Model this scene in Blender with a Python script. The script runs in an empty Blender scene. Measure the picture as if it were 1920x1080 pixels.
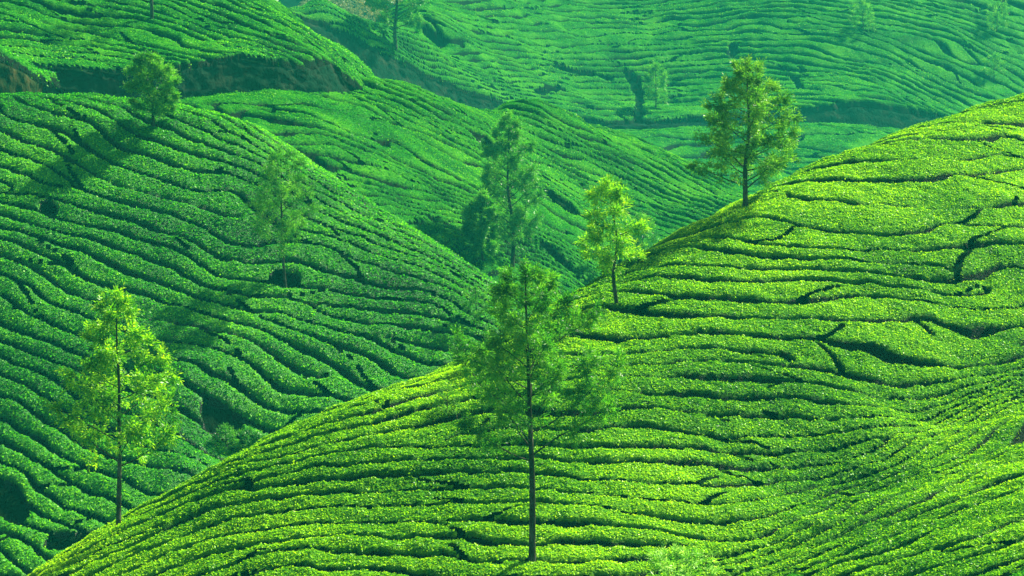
import bpy, math, random
import numpy as np

# ------------------------------------------------------------------ camera, world, sun, exposure
SC = bpy.context.scene
COL = SC.collection
F_PX, W_PX, H_PX, HORIZON = 4939.0, 1920.0, 1080.0, 150.0
PITCH = math.atan((H_PX / 2 - HORIZON) / F_PX)
CAM = np.array([0.0, 0.0, 30.0])
cam_data = bpy.data.cameras.new('camera')
cam_data.sensor_width = 36.0
cam_data.lens = 36.0 * F_PX / W_PX
cam_data.clip_end = 3000.0
cam = bpy.data.objects.new('camera', cam_data)
COL.objects.link(cam)
cam.location = CAM
cam.rotation_euler = (math.pi / 2 - PITCH, 0, 0)
SC.camera = cam

SUN_TO = np.array([0.56, 0.42, 0.71]); SUN_TO /= np.linalg.norm(SUN_TO)
SUN_EL = math.asin(SUN_TO[2])
SUN_AZ = math.atan2(SUN_TO[0], SUN_TO[1])
world = bpy.data.worlds.new('World')
SC.world = world
world.use_nodes = True
wn = world.node_tree
wn.nodes.clear()
sky = wn.nodes.new('ShaderNodeTexSky')
sky.sky_type = 'NISHITA'
sky.sun_disc = False
sky.sun_elevation = SUN_EL
sky.sun_rotation = SUN_AZ
bg = wn.nodes.new('ShaderNodeBackground')
bg.inputs['Strength'].default_value = 0.06
wo = wn.nodes.new('ShaderNodeOutputWorld')
wn.links.new(sky.outputs[0], bg.inputs[0])
wn.links.new(bg.outputs[0], wo.inputs[0])
sun_data = bpy.data.lights.new('sun', 'SUN')
sun_data.energy = 5.0
sun_data.angle = math.radians(2.0)
sun_data.color = (1.0, 0.94, 0.78)
sun = bpy.data.objects.new('sun', sun_data)
COL.objects.link(sun)
sun.rotation_euler = (math.pi / 2 - SUN_EL, 0, math.pi - SUN_AZ)
sun.location = (60, 60, 120)
SC.view_settings.view_transform = 'Standard'
SC.view_settings.look = 'None'
SC.view_settings.gamma = 1.0
SC.view_settings.exposure = 1.72
SC.render.engine = 'CYCLES'
SC.cycles.max_bounces = 6
SC.cycles.diffuse_bounces = 3
SC.cycles.glossy_bounces = 2
SC.cycles.transmission_bounces = 4
SC.cycles.volume_bounces = 0
SC.cycles.use_denoising = True

# ------------------------------------------------------------------ numeric helpers
RNG = np.random.default_rng(7)
CP, SP = math.cos(PITCH), math.sin(PITCH)


def at(px, py, D):
    """world point seen at photo pixel (px, py) at horizontal distance D"""
    dx, dy = (px - 960.0) / F_PX, (540.0 - py) / F_PX
    r = np.array([dx, CP + dy * SP, -SP + dy * CP])
    return CAM + r * (D / r[1])


def project(P):
    q = P - CAM
    zf = q[..., 1] * CP - q[..., 2] * SP
    yu = q[..., 1] * SP + q[..., 2] * CP
    zf = np.maximum(zf, 0.1)
    return 960 + F_PX * q[..., 0] / zf, 540 - F_PX * yu / zf, zf


def hash2(ix, iy, seed):
    v = np.sin(ix * 127.1 + iy * 311.7 + seed * 74.7) * 43758.5453
    return v - np.floor(v)


def vnoise(x, y, seed=0):
    """smooth value noise in -1..1"""
    ix, iy = np.floor(x), np.floor(y)
    fx, fy = x - ix, y - iy
    fx = fx * fx * (3 - 2 * fx); fy = fy * fy * (3 - 2 * fy)
    a = hash2(ix, iy, seed); b = hash2(ix + 1, iy, seed)
    c = hash2(ix, iy + 1, seed); d = hash2(ix + 1, iy + 1, seed)
    return (a + (b - a) * fx + (c - a) * fy + (a - b - c + d) * fx * fy) * 2 - 1


class TPS:
    def __init__(self, pts, val, lam=0.0):
        self.p = np.asarray(pts, float)
        self.c0 = self.p.mean(0)
        self.s = 20.0
        q = (self.p - self.c0) / self.s
        n = len(q)
        A = np.zeros((n + 3, n + 3))
        A[:n, :n] = self.k(q[:, None] - q[None]) + lam * np.eye(n)
        A[:n, n] = 1; A[:n, n + 1:] = q
        A[n, :n] = 1; A[n + 1:, :n] = q.T
        b = np.zeros(n + 3); b[:n] = val
        self.w = np.linalg.lstsq(A, b, rcond=None)[0]
        self.q = q

    @staticmethod
    def k(d):
        r2 = (d ** 2).sum(-1)
        return 0.5 * r2 * np.log(r2 + 1e-12)

    def __call__(self, x, y):
        sh = x.shape
        P = (np.stack([x.ravel(), y.ravel()], 1) - self.c0) / self.s
        out = self.w[-3] + P @ self.w[-2:]
        for i in range(len(self.q)):
            out += self.w[i] * self.k(P - self.q[i])
        return out.reshape(sh)


def hull(pts):
    pts = sorted(map(tuple, pts))
    def half(ps):
        h = []
        for p in ps:
            while len(h) > 1 and (h[-1][0] - h[-2][0]) * (p[1] - h[-2][1]) - (h[-1][1] - h[-2][1]) * (p[0] - h[-2][0]) <= 0:
                h.pop()
            h.append(p)
        return h[:-1]
    return np.array(half(pts) + half(pts[::-1]))


def inside_poly(poly, x, y):
    ins = np.zeros(x.shape, bool)
    n = len(poly)
    for i in range(n):
        x0, y0 = poly[i]; x1, y1 = poly[(i + 1) % n]
        if y0 == y1:
            continue
        c = ((y0 > y) != (y1 > y)) & (x < (x1 - x0) * (y - y0) / (y1 - y0) + x0)
        ins ^= c
    return ins


def dist_polyline(line, x, y):
    d = np.full(x.shape, 1e9)
    for (x0, y0), (x1, y1) in zip(line[:-1], line[1:]):
        dx, dy = x1 - x0, y1 - y0
        t = np.clip(((x - x0) * dx + (y - y0) * dy) / (dx * dx + dy * dy + 1e-9), 0, 1)
        d = np.minimum(d, np.hypot(x - x0 - t * dx, y - y0 - t * dy))
    return d


def smooth(a, b, x):
    t = np.clip((x - a) / (b - a), 0, 1)
    return t * t * (3 - 2 * t)


# ------------------------------------------------------------------ mesh helpers
def mesh_np(name, verts, faces, mat=None, smooth_shade=False):
    """faces: int array (n,3) or (n,4)"""
    me = bpy.data.meshes.new(name)
    verts = np.ascontiguousarray(verts, np.float32); faces = np.ascontiguousarray(faces, np.int32)
    k = faces.shape[1]
    me.vertices.add(len(verts)); me.vertices.foreach_set('co', verts.ravel())
    me.loops.add(faces.size); me.loops.foreach_set('vertex_index', faces.ravel())
    me.polygons.add(len(faces))
    me.polygons.foreach_set('loop_start', np.arange(0, faces.size, k, dtype=np.int32))
    if smooth_shade:
        me.polygons.foreach_set('use_smooth', np.ones(len(faces), bool))
    me.update(calc_edges=True)
    if mat:
        me.materials.append(mat)
    return me


def link(name, me, parent=None):
    o = bpy.data.objects.new(name, me)
    COL.objects.link(o)
    if parent is not None:
        o.parent = parent
    return o


def tag(o, label=None, cat=None, group=None, kind=None):
    if label: o['label'] = label
    if cat: o['category'] = cat
    if group: o['group'] = group
    if kind: o['kind'] = kind
    return o


class Tubes:
    """collects tapered tubes into one mesh"""
    def __init__(self):
        self.v, self.f, self.n = [], [], 0

    def add(self, path, radii, sides=6):
        path = np.asarray(path, float); radii = np.asarray(radii, float)
        m = len(path)
        t = np.gradient(path, axis=0)
        t /= np.linalg.norm(t, axis=1)[:, None] + 1e-9
        ref = np.where(np.abs(t[:, 2:3]) > 0.9, np.array([[1.0, 0, 0]]), np.array([[0, 0, 1.0]]))
        a = np.cross(t, ref); a /= np.linalg.norm(a, axis=1)[:, None] + 1e-9
        b = np.cross(t, a)
        ang = np.arange(sides) * 2 * math.pi / sides
        ring = path[:, None] + radii[:, None, None] * (a[:, None] * np.cos(ang)[None, :, None] + b[:, None] * np.sin(ang)[None, :, None])
        self.v.append(ring.reshape(-1, 3))
        i = np.arange(m - 1)[:, None] * sides; j = np.arange(sides)[None]
        j2 = (j + 1) % sides
        f = np.stack([i + j, i + j2, i + sides + j2, i + sides + j], -1).reshape(-1, 4)
        self.f.append(f + self.n)
        self.n += m * sides

    def mesh(self, name, mat):
        return mesh_np(name, np.concatenate(self.v), np.concatenate(self.f), mat, True)


def blades(c, a, b):
    """rhombic leaf faces: centres c, half-length vectors a, half-width vectors b"""
    n = len(c)
    v = np.stack([c - a, c + b, c + a, c - b], 1).reshape(-1, 3)
    f = np.arange(n * 4).reshape(n, 4)
    return v, f


# ------------------------------------------------------------------ materials
def new_mat(name):
    m = bpy.data.materials.new(name)
    m.use_nodes = True
    m.node_tree.nodes.clear()
    return m, m.node_tree.nodes, m.node_tree.links


def leaf_material(name, dark, light, yellow, trans, gloss=0.012, rough=0.38, patch=0.12, tfac=0.45, per_leaf=True, bump=0.0, stem_shade=None):
    m, N, L = new_mat(name)
    out = N.new('ShaderNodeOutputMaterial')
    geo = N.new('ShaderNodeNewGeometry')
    noi = N.new('ShaderNodeTexNoise'); noi.inputs['Scale'].default_value = patch; noi.inputs['Detail'].default_value = 4.0
    L.new(geo.outputs['Position'], noi.inputs['Vector'])
    if per_leaf:
        rnd = geo.outputs['Random Per Island']
    else:
        n2 = N.new('ShaderNodeTexNoise'); n2.inputs['Scale'].default_value = 7.0; n2.inputs['Detail'].default_value = 3.0
        L.new(geo.outputs['Position'], n2.inputs['Vector'])
        mr = N.new('ShaderNodeMapRange'); mr.inputs[1].default_value = 0.3; mr.inputs[2].default_value = 0.7
        L.new(n2.outputs[0], mr.inputs[0]); rnd = mr.outputs[0]
    add = N.new('ShaderNodeMath'); add.operation = 'MULTIPLY_ADD'
    pr = N.new('ShaderNodeMapRange'); pr.inputs[1].default_value = 0.32; pr.inputs[2].default_value = 0.68
    pr.inputs[3].default_value = -0.25; pr.inputs[4].default_value = 0.45
    L.new(noi.outputs[0], pr.inputs[0])
    L.new(rnd, add.inputs[0]); add.inputs[1].default_value = 0.75; L.new(pr.outputs[0], add.inputs[2])
    ramp = N.new('ShaderNodeValToRGB')
    e = ramp.color_ramp.elements
    e[0].position = 0.05; e[0].color = (*dark, 1)
    e[1].position = 0.42; e[1].color = (*light, 1)
    e2 = e.new(0.95); e2.color = (*yellow, 1)
    L.new(add.outputs[0], ramp.inputs[0])
    col = ramp.outputs[0]
    if stem_shade:      # bare stems, darkened to paint furrow shade onto the hedge walls
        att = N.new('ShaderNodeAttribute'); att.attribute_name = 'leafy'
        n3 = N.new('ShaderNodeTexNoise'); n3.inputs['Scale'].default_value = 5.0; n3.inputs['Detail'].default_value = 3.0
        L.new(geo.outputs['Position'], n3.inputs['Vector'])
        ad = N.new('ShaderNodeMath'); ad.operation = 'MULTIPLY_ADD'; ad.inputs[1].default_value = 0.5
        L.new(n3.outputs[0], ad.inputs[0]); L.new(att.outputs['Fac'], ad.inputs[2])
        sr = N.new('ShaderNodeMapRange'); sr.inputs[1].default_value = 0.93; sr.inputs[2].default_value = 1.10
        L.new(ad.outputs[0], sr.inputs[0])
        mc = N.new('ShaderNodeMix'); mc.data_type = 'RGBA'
        L.new(sr.outputs[0], mc.inputs[0]); mc.inputs[6].default_value = (*stem_shade, 1); L.new(col, mc.inputs[7])
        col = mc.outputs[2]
    dif = N.new('ShaderNodeBsdfDiffuse'); L.new(col, dif.inputs[0])
    tr = N.new('ShaderNodeBsdfTranslucent')
    mixc = N.new('ShaderNodeMix'); mixc.data_type = 'RGBA'; mixc.blend_type = 'MULTIPLY'
    mixc.inputs[0].default_value = 1.0
    L.new(col, mixc.inputs[6]); mixc.inputs[7].default_value = (*trans, 1)
    L.new(mixc.outputs[2], tr.inputs[0])
    m1 = N.new('ShaderNodeMixShader'); m1.inputs[0].default_value = tfac
    L.new(dif.outputs[0], m1.inputs[1]); L.new(tr.outputs[0], m1.inputs[2])
    gl = N.new('ShaderNodeBsdfGlossy'); gl.inputs['Roughness'].default_value = rough
    gl.inputs['Color'].default_value = (1, 1, 1, 1)
    m2 = N.new('ShaderNodeMixShader'); m2.inputs[0].default_value = gloss
    L.new(m1.outputs[0], m2.inputs[1]); L.new(gl.outputs[0], m2.inputs[2])
    if bump > 0:
        bn = N.new('ShaderNodeTexNoise'); bn.inputs['Scale'].default_value = 14.0; bn.inputs['Detail'].default_value = 4.0
        L.new(geo.outputs['Position'], bn.inputs['Vector'])
        bp = N.new('ShaderNodeBump'); bp.inputs['Strength'].default_value = bump; bp.inputs['Distance'].default_value = 0.12
        L.new(bn.outputs[0], bp.inputs['Height'])
        for s in (dif, tr, gl):
            L.new(bp.outputs[0], s.inputs['Normal'])
    L.new(m2.outputs[0], out.inputs[0])
    return m


def earth_material(name, c0, c1, c2, scale=0.8):
    m, N, L = new_mat(name)
    out = N.new('ShaderNodeOutputMaterial')
    geo = N.new('ShaderNodeNewGeometry')
    mp = N.new('ShaderNodeMapping'); mp.inputs['Scale'].default_value = (1, 1, 0.45)
    L.new(geo.outputs['Position'], mp.inputs[0])
    n1 = N.new('ShaderNodeTexNoise'); n1.inputs['Scale'].default_value = scale; n1.inputs['Detail'].default_value = 7
    n1.inputs['Roughness'].default_value = 0.65
    L.new(mp.outputs[0], n1.inputs['Vector'])
    r = N.new('ShaderNodeValToRGB'); e = r.color_ramp.elements
    e[0].position = 0.34; e[0].color = (*c0, 1); e[1].position = 0.52; e[1].color = (*c1, 1)
    x = e.new(0.68); x.color = (*c2, 1)
    L.new(n1.outputs[0], r.inputs[0])
    b = N.new('ShaderNodeBsdfDiffuse'); L.new(r.outputs[0], b.inputs[0])
    bp = N.new('ShaderNodeBump'); bp.inputs['Strength'].default_value = 0.8; bp.inputs['Distance'].default_value = 0.25
    n2 = N.new('ShaderNodeTexNoise'); n2.inputs['Scale'].default_value = 3.0; n2.inputs['Detail'].default_value = 6
    L.new(mp.outputs[0], n2.inputs['Vector'])
    L.new(n2.outputs[0], bp.inputs['Height']); L.new(bp.outputs[0], b.inputs['Normal'])
    L.new(b.outputs[0], out.inputs[0])
    return m


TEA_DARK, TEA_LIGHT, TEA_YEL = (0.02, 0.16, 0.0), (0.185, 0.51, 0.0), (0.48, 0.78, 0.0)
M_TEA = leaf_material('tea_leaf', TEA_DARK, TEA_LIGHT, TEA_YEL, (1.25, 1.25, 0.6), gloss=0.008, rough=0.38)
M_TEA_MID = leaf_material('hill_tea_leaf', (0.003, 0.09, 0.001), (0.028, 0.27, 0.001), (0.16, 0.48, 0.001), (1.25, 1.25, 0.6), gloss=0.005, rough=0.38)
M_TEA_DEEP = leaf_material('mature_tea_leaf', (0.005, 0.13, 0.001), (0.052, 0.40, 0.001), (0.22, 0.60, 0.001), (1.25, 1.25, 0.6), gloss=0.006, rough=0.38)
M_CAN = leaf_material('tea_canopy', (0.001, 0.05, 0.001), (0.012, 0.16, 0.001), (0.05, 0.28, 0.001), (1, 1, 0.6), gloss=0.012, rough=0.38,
                      tfac=0.25, per_leaf=False, bump=0.9, stem_shade=(0.004, 0.012, 0.003))
M_CAN_M = leaf_material('hill_tea_canopy', (0.001, 0.05, 0.001), (0.010, 0.145, 0.001), (0.055, 0.26, 0.001), (1, 1, 0.6), gloss=0.003, rough=0.5, patch=0.25, tfac=0.25, per_leaf=False, bump=0.7, stem_shade=(0.003, 0.010, 0.003))
M_CAN_F = leaf_material('flush_tea_canopy', (0.003, 0.05, 0.0), (0.035, 0.18, 0.0), (0.12, 0.32, 0.0), (1, 1, 0.6), gloss=0.005, rough=0.5, tfac=0.25, per_leaf=False, bump=0.9, stem_shade=(0.004, 0.012, 0.003))
M_TREE = leaf_material('feathery_leaf', (0.018, 0.13, 0.012), (0.06, 0.28, 0.015), (0.17, 0.42, 0.02), (1.2, 1.3, 0.5), gloss=0.012, rough=0.38, patch=0.9, tfac=0.5)
M_TREE_D = leaf_material('fern_leaf', (0.015, 0.13, 0.008), (0.05, 0.28, 0.012), (0.16, 0.44, 0.03), (1.2, 1.3, 0.6), gloss=0.02, rough=0.38, patch=0.9, tfac=0.45)
M_TREE_Y = leaf_material('young_leaf', (0.03, 0.19, 0.004), (0.12, 0.42, 0.008), (0.40, 0.70, 0.01), (1.25, 1.15, 0.5), gloss=0.012, rough=0.38, patch=0.9, tfac=0.55)
M_TREE_O = leaf_material('olive_leaf', (0.025, 0.14, 0.012), (0.075, 0.29, 0.02), (0.20, 0.43, 0.03), (1.2, 1.2, 0.5), gloss=0.012, rough=0.38, patch=0.9, tfac=0.5)
M_PALE = leaf_material('pale_leaf', (0.05, 0.26, 0.005), (0.19, 0.50, 0.02), (0.50, 0.75, 0.18), (1.1, 1.1, 0.6), gloss=0.012, rough=0.38, patch=1.5, tfac=0.45)
M_SCRUB = leaf_material('dry_scrub_leaf', (0.06, 0.10, 0.02), (0.16, 0.19, 0.05), (0.32, 0.30, 0.10), (1, 1, 0.6), gloss=0.012, rough=0.38, patch=0.3, tfac=0.35)
M_BARK = earth_material('bark', (0.014, 0.017, 0.009), (0.035, 0.038, 0.024), (0.09, 0.095, 0.07), 4.0)
M_SOIL = earth_material('soil', (0.002, 0.010, 0.003), (0.004, 0.014, 0.005), (0.008, 0.018, 0.007))
M_BANK = earth_material('cut_earth', (0.004, 0.018, 0.009), (0.008, 0.022, 0.012), (0.024, 0.032, 0.018))
M_BANKN = earth_material('cut_earth_brown', (0.006, 0.02, 0.006), (0.022, 0.03, 0.010), (0.060, 0.052, 0.020), 1.2)
M_ROAD = earth_material('dirt_road', (0.10, 0.08, 0.05), (0.16, 0.13, 0.08), (0.22, 0.18, 0.12))

# ------------------------------------------------------------------ the hills: control points (photo pixel, distance) plus slopes out of sight
HILLS = {}
S2, S3 = 1.2, 1.55      # how far the middle and the far groups of hills stand back


class Hill:
    def __init__(self, name, ctrl, extra, rows, cell, leaf_density, leaf_size, seg, height=0.62, lam=2e-4, disl=0.012, gaps=(), warp=0.30, fw=0.11, S=1.0, front=0):
        height *= S
        self.S = S
        self.name, self.cell, self.ld, self.ls, self.seg, self.height = name, cell * S, leaf_density / S ** 2, leaf_size * S, seg * S, height
        self.disl, self.warp, self.fw = disl / S ** 2, warp, fw * S
        P = [at(c[0], c[1], c[2] * S) for c in ctrl]
        for (i, dx, dy, dz) in extra:
            P.append(P[i] + np.array([dx, dy, dz]) * S)
        P = np.array(P)
        P[:, 2] -= 0.85 * height      # the photo shows the hedge tops; the soil lies below them
        self.h = TPS(P[:, :2], P[:, 2], lam)
        self.hull = hull(P[:, :2])
        self.rows_px, self.gaps_px = rows, gaps
        self.front = P[:front, :2] if front else None      # a cut bank ends the hill on its near side
        HILLS[name] = self

    def inside(self, x, y):
        ins = inside_poly(self.hull, x, y)
        if self.front is not None:
            ins &= y > np.interp(x, self.front[:, 0], self.front[:, 1])
        return ins

    def z(self, x, y):
        ins = self.inside(x, y)
        out = np.full(x.shape, -50.0)
        out[ins] = self.h(x[ins], y[ins])
        return out

    def hit(self, px, py):
        """where the ray through a photo pixel first meets this hill"""
        D = np.arange(55.0, 520.0, 0.25)
        p0 = at(px, py, 1.0) - CAM
        P = CAM + p0[None] * D[:, None]
        z = self.z(P[:, 0], P[:, 1]) + 0.85 * self.height
        ok = np.nonzero(z >= P[:, 2])[0]
        return P[ok[0]] if len(ok) else None

    def setup(self):
        pts, val = [], []
        for k, line in self.rows_px:
            for (px, py) in line:
                p = self.hit(px, py)
                if p is not None:
                    pts.append(p[:2]); val.append(k)
        self.u = TPS(pts, val, 2e-2)
        self.gaps = []
        for width, line in self.gaps_px:
            q = [self.hit(*c) for c in line]
            q = [c[:2] for c in q if c is not None]
            if len(q) > 1:
                self.gaps.append((width * self.S, q))


def idx(n, dx, dy, dz, start=0):
    return [(start + i, dx, dy, dz) for i in range(n)]


# front slope with its gully and the spur in the lower corner of the frame
SILA = [(60, 1100, 86), (220, 992, 88), (480, 841, 90.5), (650, 762, 92), (870, 682, 94.5), (1080, 562, 98), (1250, 466, 102), (1400, 381, 106), (1560, 300, 111), (1750, 232, 116), (1920, 180, 120), (2150, 110, 126)]
Hill('front', SILA + [
    (200, 1100, 83.5), (400, 1000, 84.5), (400, 1100, 81), (600, 900, 85.5), (600, 1090, 79.5), (800, 800, 88), (800, 950, 83.5), (800, 1090, 79),
    (1000, 720, 90.5), (1000, 850, 85.8), (1000, 980, 81.5), (1000, 1090, 78.3), (1200, 600, 95), (1200, 750, 89), (1200, 900, 84), (1200, 1060, 79.3),
    (1400, 500, 99.5), (1400, 650, 93.5), (1400, 800, 88.2), (1400, 950, 83.2), (1650, 350, 106.5), (1650, 500, 100), (1650, 650, 94.3), (1650, 780, 89.5),
    (1920, 300, 111), (1920, 450, 103), (1920, 600, 97.6), (1920, 700, 93.6), (2150, 300, 115), (2150, 560, 100),
    (1560, 900, 86.2), (1380, 1050, 80.4), (1740, 790, 90.3), (1920, 760, 90.2), (1920, 800, 87.6), (1920, 900, 80.6), (1920, 1000, 74.8), (1920, 1090, 70.3), (1750, 850, 87.0), (1750, 900, 84.2), (1750, 1000, 78.0), (1750, 1090, 73.6),
    (1600, 970, 81.8), (1600, 1090, 75.6), (2150, 900, 79), (2150, 1090, 69), (1400, 1150, 76), (1000, 1200, 75.5), (600, 1200, 76.5), (200, 1200, 79), (1750, 1200, 70), (2150, 1200, 65)],
    idx(12, -3, 4, -2.2) + idx(12, -8, 9, -8),
    [(-2, [(1700, 250), (1800, 240), (1915, 225)]), (0, [(1590, 318), (1700, 310), (1820, 303), (1915, 297)]), (1, [(1500, 352), (1600, 360), (1730, 353), (1910, 345)]),
     (3, [(1330, 430), (1440, 448), (1580, 455), (1680, 445), (1780, 440), (1905, 442)]), (5, [(1230, 490), (1330, 508), (1450, 506), (1620, 504), (1730, 512), (1905, 517)]),
     (7, [(1090, 570), (1200, 578), (1360, 577), (1490, 582), (1640, 577), (1780, 597), (1920, 607)]), (9, [(960, 645), (1050, 655), (1135, 657), (1280, 645), (1400, 650), (1520, 650), (1700, 670), (1900, 685)]),
     (10.2, [(1450, 685), (1530, 690), (1605, 710), (1730, 722), (1780, 725), (1855, 717), (1920, 706)]), (11, [(740, 728), (865, 700), (1000, 712), (1100, 704), (1280, 712), (1430, 725), (1580, 745), (1755, 757), (1830, 735), (1920, 708)]),
     (13, [(480, 852), (560, 822), (640, 805), (760, 780), (865, 768), (1000, 790), (1100, 790), (1280, 790), (1430, 797), (1590, 830), (1720, 800), (1830, 745), (1920, 712)]),
     (15, [(350, 925), (450, 892), (560, 868), (700, 848), (850, 842), (985, 852), (1140, 858), (1280, 865), (1425, 872), (1520, 885), (1660, 850), (1760, 803), (1860, 755), (1920, 730)]),
     (17.5, [(250, 1020), (350, 980), (450, 950), (560, 928), (700, 916), (840, 917), (990, 925), (1140, 940), (1280, 955), (1445, 955), (1560, 912), (1720, 840), (1850, 788), (1920, 765)]),
     (19.5, [(240, 1075), (350, 1035), (450, 1012), (640, 996), (840, 997), (990, 1006), (1140, 1030), (1355, 1040), (1505, 985), (1660, 920), (1800, 860), (1920, 815)]),
     (21, [(400, 1078), (520, 1062), (640, 1052), (880, 1055), (1100, 1075), (1400, 1080), (1550, 1010), (1700, 950), (1920, 868)]),
     (23, [(1500, 1075), (1660, 1005), (1800, 950), (1920, 915)]), (24.5, [(1575, 1078), (1660, 1045), (1730, 1025), (1820, 995), (1920, 962)]), (26, [(1730, 1080), (1920, 1015)])],
    0.09, 310, 0.088, 13.0, height=0.46, disl=0.018, warp=0.34, fw=0.07)

# slope facing the camera in the middle distance
CRL = [(-200, 195, 150), (0, 189, 150), (130, 188, 150), (300, 200, 150), (400, 216, 149.5), (450, 232, 149), (530, 285, 147.5), (600, 331, 146), (700, 398, 143.5), (800, 462, 141), (900, 527, 139), (1000, 600, 137), (1100, 680, 135)]
Hill('middle', CRL + [
    (-200, 400, 142), (0, 300, 145.2), (0, 420, 140.6), (0, 560, 136), (0, 700, 131.5), (0, 830, 127.5), (0, 950, 123.5), (0, 1080, 119), (-200, 700, 133), (-200, 1000, 123),
    (200, 300, 144.8), (200, 450, 139), (200, 600, 134), (200, 750, 129), (200, 880, 124.8), (180, 1000, 121), (400, 350, 143), (400, 480, 138), (400, 620, 133), (400, 740, 129.2), (420, 830, 127.8),
    (600, 450, 139.5), (600, 560, 135.5), (600, 680, 131.5), (600, 790, 128), (800, 540, 136.7), (800, 620, 133.7), (800, 700, 131), (900, 650, 132.5), (350, 860, 124.6), (330, 920, 123),
    (500, 900, 125), (700, 820, 127), (900, 740, 129.5), (1050, 720, 132), (200, 1080, 117.5)],
    idx(3, 0, 5, -0.4) + idx(3, 0, 9, -3) + idx(8, 2.5, 6, -2.4, 4) + idx(9, 5, 13, -8, 4),
    [(-1, [(60, 184), (200, 205), (300, 245), (400, 290), (500, 333), (600, 380), (700, 434), (800, 484), (930, 556)]),
     (1, [(7, 197), (50, 215), (89, 238), (126, 247), (193, 273), (293, 310), (400, 338), (500, 372), (600, 415), (648, 430), (700, 456), (785, 480), (900, 545), (960, 585)]),
     (4, [(0, 293), (96, 330), (148, 354), (222, 386), (300, 418), (385, 455), (500, 480), (600, 512), (692, 540), (778, 563), (880, 600)]),
     (7, [(0, 397), (85, 434), (193, 475), (318, 515), (400, 545), (500, 582), (600, 612), (700, 638), (755, 652), (830, 686)]),
     (10, [(0, 505), (100, 552), (200, 592), (300, 625), (400, 655), (500, 690), (600, 725), (660, 750)]),
     (14, [(0, 665), (100, 715), (200, 765), (300, 805), (400, 850)]), (18, [(0, 825), (100, 885), (200, 935)]), (21, [(0, 945), (80, 1000), (150, 1050)])],
    0.13, 110, 0.14, 15.0, height=0.52, disl=0.014, warp=0.36, fw=0.05,
    gaps=[(0.35, [(395, 785), (425, 795), (445, 825)]), (0.5, [(5, 925), (25, 945), (30, 965)]), (0.6, [(120, 1020), (200, 1015), (250, 1005)]), (0.35, [(85, 385), (95, 400)]), (0.4, [(520, 525), (545, 530)])])

# ridge behind it
CRM = [(300, 195, 161), (340, 187, 163), (450, 167, 166), (560, 163, 169), (640, 166, 172), (800, 185, 180), (950, 203, 188), (1030, 219, 191), (1100, 237, 192), (1200, 272, 191.5), (1300, 320, 189), (1400, 377, 185.5), (1500, 440, 181)]
Hill('ridge', CRM + [
    (420, 215, 159.5), (500, 250, 157), (600, 310, 155), (700, 365, 154), (800, 425, 153.5), (900, 490, 153), (560, 210, 162), (700, 250, 163.5), (800, 300, 164), (900, 250, 174), (900, 330, 167), (950, 400, 162.5),
    (960, 500, 156.5), (1050, 300, 180), (1050, 450, 164), (1060, 540, 158), (1000, 350, 172), (1150, 340, 182), (1150, 430, 172.5), (1150, 520, 164), (1250, 360, 184), (1250, 450, 175.5), (1330, 400, 182),
    (500, 330, 150), (650, 430, 148), (800, 560, 147), (1000, 620, 150), (1150, 620, 156), (1300, 520, 170)],
    idx(5, 0, 6, -0.3) + idx(5, 0, 9, -3) + idx(8, 3, 6, -2.0, 5) + idx(8, 6, 14, -9, 5),
    [(1, [(496, 169), (515, 185), (558, 198), (597, 214), (671, 229), (764, 253), (822, 280), (900, 319), (1000, 375), (1100, 430), (1190, 478)]),
     (2.2, [(363, 194), (410, 210), (456, 220), (550, 235), (604, 239), (690, 268), (790, 320), (846, 350), (950, 400), (1080, 468)]), (3.3, [(450, 250), (530, 257), (628, 272), (713, 300), (807, 338), (877, 373), (1000, 430)]),
     (5.3, [(590, 319), (650, 323), (700, 334), (752, 352), (807, 366), (884, 382), (970, 430)]), (6.5, [(612, 342), (675, 352), (730, 365), (790, 383), (900, 420)]), (8, [(690, 377), (750, 385), (807, 400), (877, 414), (960, 450)]),
     (10, [(776, 420), (830, 424), (885, 436), (1000, 480), (1080, 520)]), (12, [(850, 455), (950, 490), (1050, 535)]),
     (-1, [(640, 172), (700, 200), (780, 235), (860, 275), (950, 325), (1050, 375), (1150, 420), (1250, 460)]), (-4, [(760, 182), (830, 215), (900, 257), (1000, 308), (1110, 360), (1200, 395), (1290, 430)]),
     (-7, [(860, 195), (920, 222), (1000, 262), (1100, 305), (1200, 350), (1340, 410)]), (-10, [(970, 210), (1050, 248), (1150, 290), (1250, 335), (1370, 395)]), (-12, [(1070, 232), (1150, 260), (1250, 305), (1360, 362)])],
    0.13, 70, 0.13, 16.0, height=0.70, disl=0.014, warp=0.36, fw=0.13, gaps=[(0.7, [(570, 300), (590, 307)]), (0.6, [(1040, 370), (1060, 385)]), (0.6, [(900, 260), (915, 270)]), (0.6, [(1035, 470), (1050, 490)])], S=S2)

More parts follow.
